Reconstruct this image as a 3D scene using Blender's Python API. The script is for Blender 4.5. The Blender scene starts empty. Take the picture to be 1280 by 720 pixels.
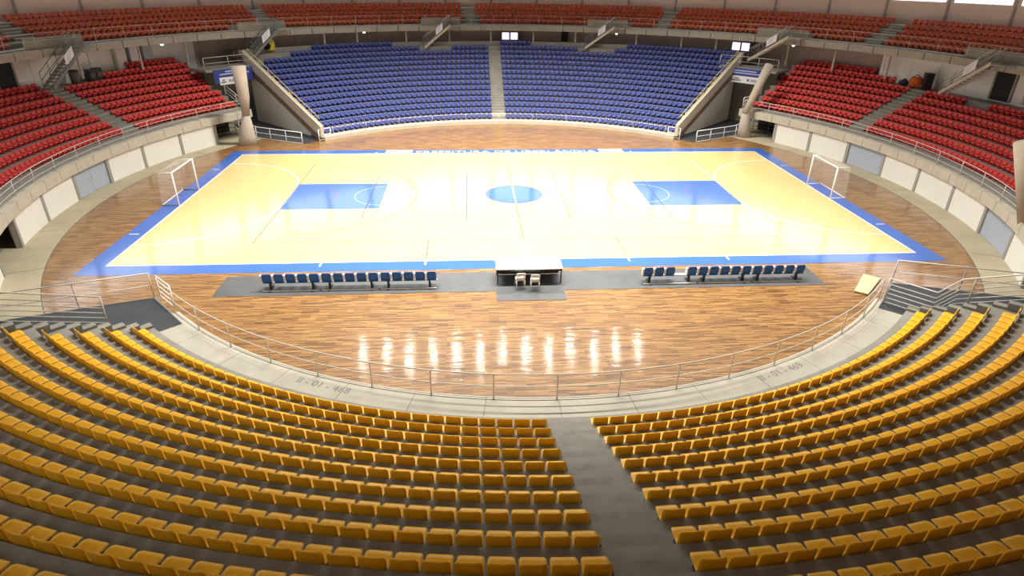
import bpy, math, random
from mathutils import Vector, Matrix
random.seed(7)
sin, cos, pi = math.sin, math.cos, math.pi
R = math.radians
C = bpy.context.scene.collection
scene = bpy.context.scene

# ------------------------------------------------------------------ camera
CAM = Vector((-2.714, -37.51, 12.588))
YAW, PITCH, ROLL, FPX = .0709, .4747, .0128, 768.2
FWD = Vector((sin(YAW) * cos(PITCH), cos(YAW) * cos(PITCH), -sin(PITCH)))
_r = Vector((cos(YAW), -sin(YAW), 0)); _u = _r.cross(FWD)
RGT = cos(ROLL) * _r + sin(ROLL) * _u
UPV = -sin(ROLL) * _r + cos(ROLL) * _u
cd = bpy.data.cameras.new('camera'); cd.sensor_width = 36; cd.lens = FPX / 1280 * 36
cd.clip_end = 300
cam = bpy.data.objects.new('camera', cd); C.objects.link(cam)
m3 = Matrix((RGT, UPV, -FWD)).transposed()
cam.matrix_world = Matrix.Translation(CAM) @ m3.to_4x4()
scene.camera = cam

def pix(p):
    d = Vector(p) - CAM; z = d.dot(FWD)
    if z < .1: return (-9e9, -9e9, z)
    return (640 + FPX * d.dot(RGT) / z, 360 - FPX * d.dot(UPV) / z, z)

# ------------------------------------------------------------------ light and exposure
w = bpy.data.worlds.new('world'); scene.world = w; w.use_nodes = True
w.node_tree.nodes['Background'].inputs[0].default_value = (.80, .88, 1, 1)
w.node_tree.nodes['Background'].inputs[1].default_value = 1.0
vs = scene.view_settings
vs.view_transform = 'Standard'; vs.look = 'None'; vs.gamma = 1; vs.use_curve_mapping = False
vs.exposure = 0.08
LAMP_W = 1040          # watts of each floodlight over the court
LAMP_Z = 20.0
WINDOW_E = 3.2         # brightness of the day seen through the high windows

# ------------------------------------------------------------------ materials
def mat(name, col, rough=.6, metal=0, var=0, scale=4, col2=None, bump=0, bscale=30, spec=.5, emit=0, coat=0):
    m = bpy.data.materials.new(name); m.use_nodes = True
    n = m.node_tree.nodes; l = m.node_tree.links; b = n['Principled BSDF']
    b.inputs['Base Color'].default_value = (*col, 1)
    b.inputs['Roughness'].default_value = rough; b.inputs['Metallic'].default_value = metal
    b.inputs['Specular IOR Level'].default_value = spec
    if coat: b.inputs['Coat Weight'].default_value = coat; b.inputs['Coat Roughness'].default_value = .1
    if emit:
        b.inputs['Emission Color'].default_value = (*col, 1); b.inputs['Emission Strength'].default_value = emit
    tc = n.new('ShaderNodeTexCoord')
    if var or col2:
        nz = n.new('ShaderNodeTexNoise'); nz.inputs['Scale'].default_value = scale; nz.inputs['Detail'].default_value = 5
        nz.inputs['Roughness'].default_value = .65
        l.new(tc.outputs['Object'], nz.inputs['Vector'])
        rp = n.new('ShaderNodeValToRGB')
        rp.color_ramp.elements[0].position = .3; rp.color_ramp.elements[1].position = .7
        a = col2 or tuple(c * (1 - var) for c in col)
        rp.color_ramp.elements[0].color = (*a, 1); rp.color_ramp.elements[1].color = (*col, 1)
        l.new(nz.outputs[0], rp.inputs[0]); l.new(rp.outputs[0], b.inputs['Base Color'])
    if bump:
        nb = n.new('ShaderNodeTexNoise'); nb.inputs['Scale'].default_value = bscale; nb.inputs['Detail'].default_value = 4
        l.new(tc.outputs['Object'], nb.inputs['Vector'])
        bp = n.new('ShaderNodeBump'); bp.inputs['Strength'].default_value = bump; bp.inputs['Distance'].default_value = .02
        l.new(nb.outputs[0], bp.inputs['Height']); l.new(bp.outputs[0], b.inputs['Normal'])
    return m

def wood(name, c1, c2, c3, rough, plank_w=.045, plank_l=.7, spread=1.0, coat=.6):
    """strip flooring: boards along x, each with its own tone"""
    m = bpy.data.materials.new(name); m.use_nodes = True
    n = m.node_tree.nodes; l = m.node_tree.links; b = n['Principled BSDF']
    tc = n.new('ShaderNodeTexCoord')
    br = n.new('ShaderNodeTexBrick'); br.offset = .37; br.squash = 1
    br.inputs['Scale'].default_value = 1; br.inputs['Brick Width'].default_value = plank_l
    br.inputs['Row Height'].default_value = plank_w; br.inputs['Mortar Size'].default_value = .0015
    br.inputs['Color1'].default_value = (0, 0, 0, 1); br.inputs['Color2'].default_value = (1, 1, 1, 1)
    br.inputs['Mortar'].default_value = (.3, .3, .3, 1)
    l.new(tc.outputs['Object'], br.inputs['Vector'])
    nz = n.new('ShaderNodeTexNoise'); nz.inputs['Scale'].default_value = 1.0; nz.inputs['Detail'].default_value = 4
    mp = n.new('ShaderNodeMapping'); mp.inputs['Scale'].default_value = (.8, 11, 1)
    l.new(tc.outputs['Object'], mp.inputs['Vector']); l.new(mp.outputs[0], nz.inputs['Vector'])
    mx = n.new('ShaderNodeMix'); mx.data_type = 'FLOAT'; mx.inputs[0].default_value = .5
    l.new(br.outputs['Color'], mx.inputs[2]); l.new(nz.outputs[0], mx.inputs[3])
    rp = n.new('ShaderNodeValToRGB'); e = rp.color_ramp.elements
    e[0].position = .5 - .32 * spread; e[0].color = (*c1, 1)
    e[1].position = .5 + .32 * spread; e[1].color = (*c3, 1)
    k = e.new(.5); k.color = (*c2, 1)
    l.new(mx.outputs[0], rp.inputs[0]); l.new(rp.outputs[0], b.inputs['Base Color'])
    b.inputs['Roughness'].default_value = rough
    b.inputs['Coat Weight'].default_value = coat; b.inputs['Coat Roughness'].default_value = .08
    # the boards are not quite level with one another
    nb = n.new('ShaderNodeTexNoise'); nb.inputs['Scale'].default_value = 1.0; nb.inputs['Detail'].default_value = 2
    mb = n.new('ShaderNodeMapping'); mb.inputs['Scale'].default_value = (.8, 9, 1)
    l.new(tc.outputs['Object'], mb.inputs['Vector']); l.new(mb.outputs[0], nb.inputs['Vector'])
    bp = n.new('ShaderNodeBump'); bp.inputs['Strength'].default_value = 1.0; bp.inputs['Distance'].default_value = .0042
    l.new(nb.outputs[0], bp.inputs['Height']); l.new(bp.outputs[0], b.inputs['Normal'])
    l.new(bp.outputs[0], b.inputs['Coat Normal'])
    return m

M = dict(
    wood=wood('brown strip floor', (.068, .027, .007), (.245, .118, .033), (.43, .235, .072), .40, coat=.6),
    court=wood('pale maple court', (.74, .47, .17), (.80, .54, .21), (.85, .60, .27), .3, spread=1.3),
    blue=mat('blue court paint', (.035, .13, .50), .28, var=.12, scale=.6, coat=.5),
    white=mat('white court paint', (.85, .85, .82), .3, coat=.4),
    redline=mat('red line paint', (.35, .05, .04), .35), dark=mat('black line paint', (.06, .05, .05), .35),
    conc=mat('concrete', (.30, .287, .25), .85, var=.28, scale=1.3, bump=.25, bscale=18),
    conc2=mat('darker stair concrete', (.29, .275, .235), .88, var=.35, scale=2.2, bump=.3, bscale=22),
    walk=mat('walkway concrete', (.47, .44, .36), .8, var=.22, scale=.9, bump=.15, bscale=20),
    walk2=mat('ochre tinted concrete', (.45, .395, .27), .8, var=.2, scale=.8, bump=.15, bscale=20),
    fascia=mat('beam concrete', (.58, .53, .43), .8, var=.18, scale=1.6, bump=.15),
    ufascia=mat('grey beam concrete', (.42, .39, .33), .8, var=.2, scale=1.6),
    tier=mat('upper tier concrete', (.34, .33, .28), .85, var=.25, scale=1.5),
    panel=mat('white wall panel', (.82, .80, .73), .7, var=.06, scale=.7),
    grey=mat('grey door', (.42, .47, .56), .5, var=.08, scale=.8),
    joint=mat('dark joint', (.10, .09, .08), .8), strip=mat('grey pilaster', (.36, .34, .30), .8, var=.15),
    brownw=mat('brown concourse wall', (.48, .40, .36), .8, var=.2, scale=.8),
    whitew=mat('white concourse wall', (.86, .87, .86), .75, var=.1, scale=.6),
    clad=mat('beige wall cladding', (.78, .66, .58), .7, var=.08, scale=.4),
    rail=mat('galvanised rail', (.62, .61, .57), .45, metal=.2), railw=mat('white painted rail', (.82, .82, .80), .45),
    raild=mat('weathered steel', (.22, .23, .22), .5, metal=.3, var=.25, scale=3),
    mat=mat('black rubber mat', (.045, .05, .06), .55, var=.3, scale=1.2),
    mat2=mat('grey rubber mat', (.10, .105, .11), .45, var=.35, scale=.8),
    yel=mat('yellow seat plastic', (.93, .50, .012), .38, var=.1, scale=6),
    blu=mat('blue seat plastic', (.035, .052, .23), .42), red=mat('red seat plastic', (.56, .03, .022), .42),
    ora=mat('orange red seat plastic', (.56, .10, .034), .45),
    brk=mat('seat bracket steel', (.20, .20, .19), .5, metal=.4), bblue=mat('bench seat blue', (.012, .13, .50), .4),
    cloth=mat('white tablecloth', (.88, .88, .88), .7), plast=mat('white plastic', (.92, .91, .88), .4),
    black=mat('black steel', (.02, .02, .02), .45, var=.2), net=mat('net cord', (.75, .72, .68), .8),
    plaster=mat('column render', (.47, .40, .32), .8, var=.15, scale=1.5),
    brownb=mat('brown shaded beam', (.22, .15, .10), .85, var=.3, scale=1.4),  # shade on the underside below the parapet, put into the dark brown
    yelline=mat('yellow painted edge', (.66, .55, .22), .7),
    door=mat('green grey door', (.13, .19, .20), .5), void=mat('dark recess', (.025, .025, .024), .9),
    banner=mat('blue banner cloth', (.035, .06, .28), .7, var=.15, scale=2), sign=mat('white sign board', (.80, .81, .84), .5),
    signink=mat('sign print', (.15, .15, .17), .6), blight=mat('pale blue print', (.45, .52, .75), .6),
    screen=mat('lit screen', (.78, .70, 1.0), .3, emit=1.3), lampw=mat('lamp glass', (1, .95, .85), .3, emit=6),
    glass=mat('lit window glass', (.86, .93, 1), .3, emit=WINDOW_E), lens=mat('floodlight glass', (1, .96, .88), .3, emit=4),
    roof=mat('roof sheet', (.10, .10, .10), .7, var=.1, scale=.3), alu=mat('lamp housing', (.5, .5, .5), .4, metal=.6),
    board=mat('beige board', (.50, .45, .29), .7, var=.1), ylw=mat('yellow hood', (.62, .50, .05), .5),
    orange=mat('orange canvas', (.62, .12, .01), .7, var=.3), navy=mat('navy cloth', (.02, .02, .06), .8),
    fl=mat('steel frame', (.72, .70, .66), .5, metal=.1),
)

# ------------------------------------------------------------------ mesh building
class MB:
    def __init__(s): s.v = []; s.f = []
    def add(s, vs, fs):
        o = len(s.v); s.v += [tuple(p) for p in vs]; s.f += [tuple(i + o for i in f) for f in fs]; return s
    def obox(s, c, ux, uy, uz):
        c, ux, uy, uz = map(Vector, (c, ux, uy, uz))
        p = [c + a * ux + b * uy + d * uz for d in (-1, 1) for b in (-1, 1) for a in (-1, 1)]
        return s.add(p, [(0, 2, 3, 1), (4, 5, 7, 6), (0, 1, 5, 4), (2, 6, 7, 3), (0, 4, 6, 2), (1, 3, 7, 5)])
    def box(s, x0, x1, y0, y1, z0, z1):
        return s.obox(((x0 + x1) / 2, (y0 + y1) / 2, (z0 + z1) / 2), ((x1 - x0) / 2, 0, 0), (0, (y1 - y0) / 2, 0), (0, 0, (z1 - z0) / 2))
    def arc(s, cy, r0, r1, z0, z1, a0, a1, n=None, cx=0):
        """solid ring sector, angles in degrees"""
        if n is None: n = max(2, int(abs(a1 - a0) / 2) + 1)
        p = []
        for i in range(n + 1):
            a = R(a0 + (a1 - a0) * i / n); c_, s_ = cos(a), sin(a)
            p += [(cx + r0 * c_, cy + r0 * s_, z0), (cx + r1 * c_, cy + r1 * s_, z0), (cx + r1 * c_, cy + r1 * s_, z1), (cx + r0 * c_, cy + r0 * s_, z1)]
        f = []
        for i in range(n):
            a = 4 * i; b = a + 4
            for k in range(4): f.append((a + k, a + (k + 1) % 4, b + (k + 1) % 4, b + k))
        f += [(0, 3, 2, 1), (4 * n, 4 * n + 1, 4 * n + 2, 4 * n + 3)]
        return s.add(p, f)
    def prism(s, poly, z0, z1):
        n = len(poly)
        p = [(x, y, z0) for x, y in poly] + [(x, y, z1) for x, y in poly]
        f = [tuple(range(n - 1, -1, -1)), tuple(range(n, 2 * n))] + [(i, (i + 1) % n, n + (i + 1) % n, n + i) for i in range(n)]
        return s.add(p, f)
    def slab(s, quad, t):
        """polygon in space given thickness t along its normal"""
        q = [Vector(p) for p in quad]; nrm = (q[1] - q[0]).cross(q[2] - q[0]).normalized() * t
        n = len(q); p = q + [a + nrm for a in q]
        f = [tuple(range(n - 1, -1, -1)), tuple(range(n, 2 * n))] + [(i, (i + 1) % n, n + (i + 1) % n, n + i) for i in range(n)]
        return s.add(p, f)
    def tube(s, pts, rad, n=6):
        pts = [Vector(p) for p in pts]; rings = []
        rads = rad if isinstance(rad, (list, tuple)) else [rad] * len(pts)
        for i, p in enumerate(pts):
            t = (pts[min(i + 1, len(pts) - 1)] - pts[max(i - 1, 0)]).normalized()
            a = t.cross(Vector((0, 0, 1)))
            if a.length < .05: a = t.cross(Vector((0, 1, 0)))
            a.normalize(); b = a.cross(t)
            rings.append([p + rads[i] * (cos(2 * pi * k / n) * a + sin(2 * pi * k / n) * b) for k in range(n)])
        f = []
        for i in range(len(pts) - 1):
            for k in range(n):
                f.append((i * n + k, i * n + (k + 1) % n, (i + 1) * n + (k + 1) % n, (i + 1) * n + k))
        L = (len(pts) - 1) * n
        f += [tuple(range(n))[::-1], tuple(range(L, L + n))]
        return s.add([q for r in rings for q in r], f)
    def mesh(s, name, material, smooth=False, origin=(0, 0, 0)):
        me = bpy.data.meshes.new(name)
        o = Vector(origin)
        me.from_pydata([tuple(Vector(p) - o) for p in s.v] if any(origin) else s.v, [], s.f)
        me.materials.append(M[material]); me.update()
        import bmesh
        bm = bmesh.new(); bm.from_mesh(me); bmesh.ops.recalc_face_normals(bm, faces=bm.faces); bm.to_mesh(me); bm.free()
        if smooth: me.polygons.foreach_set('use_smooth', [True] * len(me.polygons))
        return me
    def build(s, name, material, parent=None, smooth=False):
        """coordinates are world coordinates; an unrotated parent's place is taken off"""
        org = tuple(parent.get('_o', (0, 0, 0))) if parent else (0, 0, 0)
        ob = bpy.data.objects.new(name, s.mesh(name, material, smooth, org)); C.objects.link(ob)
        if parent: ob.parent = parent; ob['_o'] = org
        return ob

def tag(o, label=None, cat=None, group=None, kind=None):
    if label: o['label'] = label
    if cat: o['category'] = cat
    if group: o['group'] = group
    if kind: o['kind'] = kind
    return o
def empty(name, loc=(0, 0, 0)):
    o = bpy.data.objects.new(name, None); C.objects.link(o); o.location = loc; o['_o'] = tuple(loc)
    o.empty_display_size = .1
    return o
def struct(name, label=None): return tag(empty(name), label, None, None, 'structure')
def pol(r, a, z, cy=0): return (r * cos(R(a)), cy + r * sin(R(a)), z)
_ON = ['', 'first', 'second', 'third', 'fourth', 'fifth', 'sixth', 'seventh', 'eighth', 'ninth', 'tenth', 'eleventh', 'twelfth', 'thirteenth', 'fourteenth', 'fifteenth', 'sixteenth', 'seventeenth', 'eighteenth', 'nineteenth']
def nth(i):
    if i < 20: return _ON[i]
    t, u = divmod(i, 10); T = ['', '', 'twent', 'thirt', 'fort', 'fift', 'sixt', 'sevent'][t]
    return T + 'ieth' if u == 0 else T + 'y-' + _ON[u]
def ordinal(i): return ['', 'front', 'second', 'third', 'fourth', 'fifth', 'sixth', 'seventh', 'eighth', 'ninth', 'tenth', 'eleventh', 'twelfth', 'thirteenth', 'fourteenth', 'fifteenth', 'sixteenth'][i]

# ------------------------------------------------------------------ floor and court
def disc(r, z0, z1, n=96): return MB().arc(0, .01, r, z0, z1, 0, 360, n)
tag(MB().prism([(24.85 * cos(2 * pi * i / 96), 24.85 * sin(2 * pi * i / 96)) for i in range(96)], -.3, 0).build('floor', 'wood'),
    'brown strip wood floor around the pale court', None, None, 'structure')
walk = struct('floor_walkway', 'beige concrete walkway ringing the brown wood floor')
for k in range(30):
    MB().arc(0, 24.88, 40, -.3, .012, k * 12 + .04, k * 12 + 11.96, 6).build('slab', 'walk2', walk)
tag(MB().arc(0, 24.85, 24.88, -.3, .004, 0, 360, 96).build('trim_1', 'joint'), 'dark joint between wood floor and walkway', None, None, 'structure')

crt = struct('floor_court', 'pale maple playing court with blue border')
MB().box(-20, 20, -10, 10, .001, .004).build('court_surface', 'court', crt)
bd = 21.0; bd2 = 11.02
MB().box(-bd, bd, 10, bd2, .001, .004).build('border_band', 'blue', crt)
MB().box(-bd, bd, -bd2, -10, .001, .004).build('border_band', 'blue', crt)
MB().box(-bd, -20, -10, 10, .001, .004).build('border_band', 'blue', crt)
MB().box(20, bd, -10, 10, .001, .004).build('border_band', 'blue', crt)
for sx in (-1, 1):
    MB().box(min(sx * 8.2, sx * 14), max(sx * 8.2, sx * 14), -2.45, 2.45, .004, .006).build('painted_key', 'blue', crt)
MB().prism([(1.8 * cos(2 * pi * i / 48), 1.8 * sin(2 * pi * i / 48)) for i in range(48)], .004, .006).build('centre_circle', 'blue', crt)
LZ0, LZ1 = .006, .008
def line(x0, y0, x1, y1, wd, material, name='court_line'):
    d = Vector((x1 - x0, y1 - y0, 0)); L = d.length; d.normalize(); nn = Vector((-d.y, d.x, 0))
    return MB().obox(((x0 + x1) / 2, (y0 + y1) / 2, (LZ0 + LZ1) / 2), d * L / 2, nn * wd / 2, (0, 0, (LZ1 - LZ0) / 2)).build(name, material, crt)
def ring(cx, cy, r, a0, a1, wd, material): MB().arc(cy, r - wd / 2, r + wd / 2, LZ0, LZ1, a0, a1, max(8, int(abs(a1 - a0) / 5)), cx).build('court_arc', material, crt)
for s in (-1, 1):
    line(-20.04, s * 10, 20.04, s * 10, .09, 'white'); line(s * 20, -10, s * 20, 10, .09, 'white')
    line(s * 14, -7.5, s * 14, 7.5, .05, 'redline' if s < 0 else 'white'); line(-14, s * 7.5, 14, s * 7.5, .035, 'dark')
    for y in (-6, 6): line(s * 20.35, y, s * 20.85, y, .08, 'white')
    for x in (-10, -5, 5, 10): line(x, s * 10.05, x, s * 10.45, .09, 'white')
    # futsal areas, three point arcs, volleyball lines
    ring(s * 20, 1.5, 6, 90 if s < 0 else 90, 0 if s < 0 else 180, .08, 'white')
    ring(s * 20, -1.5, 6, -90, 0 if s < 0 else -180, .08, 'white'); line(s * 14, -1.5, s * 14, 1.5, .08, 'white')
    ring(s * 12.4, 0, 6.25, -90 if s < 0 else 90, 90 if s < 0 else 270, .045, 'redline')
    ring(s * 8.2, 0, 1.8, 0, 360, .035, 'blight'); ring(s * 12.4, 0, 1.25, -90 if s < 0 else 90, 90 if s < 0 else 270, .04, 'redline')
    line(s * 9, -4.5, s * 9, 4.5, .05, 'dark'); line(s * 3, -4.5, s * 3, 4.5, .05, 'dark'); line(s * 5, -9.7, s * 5, -7.4, .05, 'dark')
line(0, -7.5, 0, 7.5, .05, 'redline'); line(0, -10, 0, -7.5, .06, 'white'); line(0, -1.8, 0, 1.8, .08, 'white'); ring(0, 0, 1.8, 0, 360, .05, 'redline')
MB().box(-9.3, -7.25, 10.05, bd2, .004, .006).build('border_block', 'white', crt)
MB().box(7.5, 9.4, 10.05, bd2, .004, .006).build('border_block', 'white', crt)
MB().box(-1.62, 1.46, -bd2, -10.02, .004, .006).build('border_block', 'white', crt)

def text_mesh(txt, width, height, name, material, parent, origin, ux, uy, lift=.003):
    cu = bpy.data.curves.new(name, 'FONT'); cu.body = txt; cu.align_x = 'CENTER'; cu.align_y = 'CENTER'; cu.resolution_u = 2
    tmp = bpy.data.objects.new(name, cu); C.objects.link(tmp)
    dg = bpy.context.evaluated_depsgraph_get(); me = bpy.data.meshes.new_from_object(tmp.evaluated_get(dg))
    bpy.data.objects.remove(tmp)
    xs = [v.co.x for v in me.vertices]; ys = [v.co.y for v in me.vertices]
    cx, cy = (min(xs) + max(xs)) / 2, (min(ys) + max(ys)) / 2
    sx, sy = width / (max(xs) - min(xs)), height / (max(ys) - min(ys))
    o, ux, uy = Vector(origin), Vector(ux), Vector(uy); nz = ux.cross(uy)
    base = Vector(parent.get('_o', (0, 0, 0)))
    for v in me.vertices: v.co = o - base + ux * ((v.co.x - cx) * sx) + uy * ((v.co.y - cy) * sy) + nz * lift
    me.materials.clear(); me.materials.append(M[material])
    ob = bpy.data.objects.new(name, me); C.objects.link(ob); ob.parent = parent
    return ob
text_mesh('PREFEITURA DE UBERLÂNDIA', 14.1, .72, 'lettering', 'white', crt, (.12, 10.48, .006), (1, 0, 0), (0, 1, 0))

# mats by the touchline
tag(MB().box(-13.95, -1.72, -13.38, -11.42, 0, .012).build('rubber_mat', 'mat2'), 'long dark grey rubber mat under the complete row of blue bench seats', 'mat', 'touchline rubber mats')
tag(MB().box(1.36, 13.45, -13.38, -11.45, 0, .012).build('rubber_mat', 'mat2'), 'long dark grey rubber mat under bench row with a missing seat', 'mat', 'touchline rubber mats')
tag(MB().box(-1.70, 1.34, -14.28, -11.3, 0, .014).build('rubber_mat', 'mat2'), 'short grey rubber mat under the white scorer table', 'mat', 'touchline rubber mats')

# ------------------------------------------------------------------ seat shapes
def seat_shell(nu, nv, wd=.44, dp=.385, hb=.365, th=.02):
    """one-piece bucket: pan with front lip, curved corner, low backrest; y forward, z up from the tread"""
    prof = []
    h0 = .24
    P = [(dp - .01, h0 - .045), (dp, h0 + .012), (dp - .03, h0 + .028), (dp * .6, h0 + .008), (.08, h0 - .004), (.02, h0 + .02), (-.002, h0 + .08), (-.012, h0 + .20), (-.022, h0 + hb - .012), (-.03, h0 + hb)]
    L = [0]
    for a, b in zip(P, P[1:]): L.append(L[-1] + math.dist(a, b))
    for j in range(nv):
        t = L[-1] * j / (nv - 1)
        for k in range(len(P) - 1):
            if t <= L[k + 1] + 1e-9:
                f = (t - L[k]) / (L[k + 1] - L[k]); prof.append((P[k][0] + f * (P[k + 1][0] - P[k][0]), P[k][1] + f * (P[k + 1][1] - P[k][1]), j / (nv - 1))); break
    top = []
    for y, z, t in prof:
        e = min(t, 1 - t) * (nv - 1) / (nv - 1)
        half = wd / 2 * (1 - (.2 * max(0, 1 - e / .11) ** 2.2 if t > .5 else .42 * max(0, 1 - e / .21) ** 2.2))
        for i in range(nu):
            u = -1 + 2 * i / (nu - 1); edge = abs(u) ** 4
            isb = 1 if t > .55 else 0
            top.append((u * half, y + edge * (.018 if isb else 0), z + edge * (0 if isb else .03 * min(1, max(0, (t - .08) / .2)))))
    bot = []
    for q, (x, y, z) in enumerate(top):
        t = prof[q // nu][2]
        k = min(1, max(0, (t - .45) / .2))
        w_ = max(0, 1 - abs(t - .52) / .10)
        bot.append((x * (.985 - .12 * w_), y - th * k - .02 * w_, z - th * (1 - k) - .10 * w_))
    n = nu * nv; f = []
    for j in range(nv - 1):
        for i in range(nu - 1):
            a = j * nu + i
            f += [(a, a + 1, a + nu + 1, a + nu), (n + a, n + a + nu, n + a + nu + 1, n + a + 1)]
        a = j * nu; f.append((a, a + nu, n + a + nu, n + a)); b = a + nu - 1; f.append((b, n + b, n + b + nu, b + nu))
    for i in range(nu - 1):
        f.append((i, n + i, n + i + 1, i + 1)); a = (nv - 1) * nu + i; f.append((a, a + 1, n + a + 1, n + a))
    return MB().add(top + bot, f)
def seat_bracket():
    m = MB()
    m.box(-.17, .17, .05, .31, 0, .015); m.box(-.15, -.12, .05, .30, .015, .215); m.box(.12, .15, .05, .30, .015, .215); m.box(-.15, .15, .05, .30, .205, .225)
    return m
SH_N, BR = seat_shell(9, 15), seat_bracket()
SH_F = seat_shell(5, 8, .43, .40, .25)
def seat_far():
    m = MB(); m.add(SH_F.v, SH_F.f); m.box(-.12, .12, .06, .26, 0, .225); return m
SF = seat_far()

def place_seat(r_lip, a, z, cy=0):
    """root of a seat whose front lip lies at radius r_lip, facing the centre"""
    r = r_lip + .38
    return (r * cos(R(a)), cy + r * sin(R(a)), z), math.atan2(cos(R(a)), -sin(R(a)))
def joined(name, mb, places, material):
    import numpy as np
    v = np.array(mb.v); nv = len(v); V = []; F = []
    for k, (loc, th) in enumerate(places):
        c_, s_ = cos(th), sin(th)
        V.append(np.c_[v[:, 0] * c_ - v[:, 1] * s_ + loc[0], v[:, 0] * s_ + v[:, 1] * c_ + loc[1], v[:, 2] + loc[2]])
        F += [tuple(i + k * nv for i in f) for f in mb.f]
    me = bpy.data.meshes.new(name); me.from_pydata(np.concatenate(V).tolist(), [], F)
    me.materials.append(M[material]); me.update()
    me.polygons.foreach_set('use_smooth', [True] * len(me.polygons))
    ob = bpy.data.objects.new(name, me); C.objects.link(ob); return ob
def in_frame(loc, mg=-4, h=.5):
    u, v, z = pix((loc[0], loc[1], loc[2] + h)); return -mg * 0 + 2 < u < 1278 and 2 < v < 726

# ------------------------------------------------------------------ near stand (yellow)
NY, NR1, DR, DZ = -2.19, 21.24, .834, .378
NZ = .55; NT = .74
near = struct('grandstand', 'stepped concrete stand carrying the yellow seats')
MB().arc(NY, 19.62, NR1 - .38, 0, NZ - .03, -136.9, -43.6, 48).build('walkway_base', 'joint', near)
for k in range(14):
    w0 = -136.9 + 93.3 * k / 14; MB().arc(NY, 19.6, NR1 - .38, NZ - .12, NZ, w0 + .02, w0 + 93.3 / 14 - .02, 5).build('walkway_slab', 'walk', near)
NROWS = 16
yellow = []
for i in range(1, NROWS + 1):
    rf = NR1 + (i - 1) * DR - .38; z = NT + (i - 1) * DZ
    MB().arc(NY, rf, rf + DR, max(0, z - 1.2), z, -134.2, -45.8, 46).build('terrace', 'conc', near)
    if i < NROWS:
        MB().box(-.63, .59, NY - (rf + DR) , NY - (rf + .42), z, z + DZ / 2).build('aisle_step', 'conc2', near)
        # stepped flank kerb at both ends
    for s in (-1, 1):
        a = -90 + s * 44.6
        p0 = Vector(pol(rf, a, 0, NY)); p1 = Vector(pol(rf + DR, a, 0, NY)); d = (p1 - p0) / 2; nrm = Vector((-d.y, d.x, 0)).normalized() * .16
        MB().obox(p0 + d * .5 + Vector((0, 0, z / 2 + .05)), d * .5, nrm, (0, 0, z / 2 + .05)).build('kerb_step', 'conc', near)
        MB().obox(p0 + d * 1.5 + Vector((0, 0, z / 2 + .145)), d * .5, nrm, (0, 0, z / 2 + .145)).build('kerb_step', 'conc', near)
    rl = NR1 + (i - 1) * DR; rs = rl + .22
    for s, x0 in ((-1, .905), (1, .845)):
        a = math.degrees(math.asin(x0 / rs)); k = 0
        while a < 42.75:
            loc, th = place_seat(rl, -90 + s * a, z, NY); yellow.append((i, s, k, loc, th)); k += 1
            a += math.degrees(.487 / rs)
vis = [q for q in yellow if in_frame(q[3])]
vis.sort(key=lambda q: (-q[0], q[2]))
chosen = []; rows_done = {}
for i in range(NROWS, 0, -1):
    rr = [q for q in vis if q[0] == i]
    if len(chosen) + len(rr) <= 318: chosen += rr
    else: break
chosen_set = {(q[0], q[1], q[2]) for q in chosen}
me_shell = SH_N.mesh('seat_shell', 'yel', True); me_brk = BR.mesh('mounting_bracket', 'brk')
for i, s, k, loc, th in chosen:
    t = empty('yellow_seat', loc); t.rotation_euler = (0, 0, th)
    tag(t, 'yellow plastic seat, %s row up, %s from the aisle towards the %s' % (nth(i), nth(k + 1), 'narrow gate' if s < 0 else 'beige board'), 'seat', 'yellow seats of the stand above the stencilled walkway')
    for nm, me in (('seat_shell', me_shell), ('mounting_bracket', me_brk)):
        o = bpy.data.objects.new(nm, me); C.objects.link(o); o.parent = t
mm = MB(); mm.add(SH_N.v, SH_N.f); mm.add(BR.v, BR.f)
tag(joined('yellow_seats', mm, [(q[3], q[4]) for q in yellow if (q[0], q[1], q[2]) not in chosen_set], 'yel'),
    'rows of yellow plastic seats in the stand above the stencilled walkway', 'seats', None, 'stuff')
for txt, a in (('II - 01 - 468', -112.3), ('II - 01 - 469', -67.4)):
    ua = R(a); text_mesh(txt, 1.95, .30, 'stencil_lettering', 'signink', near, pol(20.12, a, NZ, NY), (-sin(ua), cos(ua), 0), (-cos(ua), -sin(ua), 0))

# ------------------------------------------------------------------ railings
def railing(name, label, path, height, material, bars, post_every=1.9, rad=.024, group=None, post_rad=None, posts=None, slope_posts=True):
    """path: polyline of foot points; bars: heights of the horizontal rails"""
    o = empty(name, path[0]); pts = [Vector(p) for p in path]
    for k, h in enumerate(bars):
        MB().tube([p + Vector((0, 0, h)) for p in pts], rad if k == len(bars) - 1 else rad * .75, 6).build('top_rail' if k == len(bars) - 1 else 'rail', material, o, True)
    L = [0]
    for a, b in zip(pts, pts[1:]): L.append(L[-1] + (b - a).length)
    n = max(1, round(L[-1] / post_every))
    for j in range(n + 1):
        t = L[-1] * j / n
        for k in range(len(pts) - 1):
            if t <= L[k + 1] + 1e-6:
                p = pts[k].lerp(pts[k + 1], (t - L[k]) / max(1e-6, L[k + 1] - L[k])); break
        MB().tube([p, p + Vector((0, 0, height))], post_rad or rad, 6).build('post', material, o, True)
    return tag(o, label, 'railing', group)
nearrail = [pol(19.72, -137 + (93.2) * i / 60, NZ, NY) for i in range(61)]
railing('handrail', 'long curved steel handrail along the stencilled walkway edge', nearrail, .95, 'rail', (.06, .5, .95), 2.0)

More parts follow.
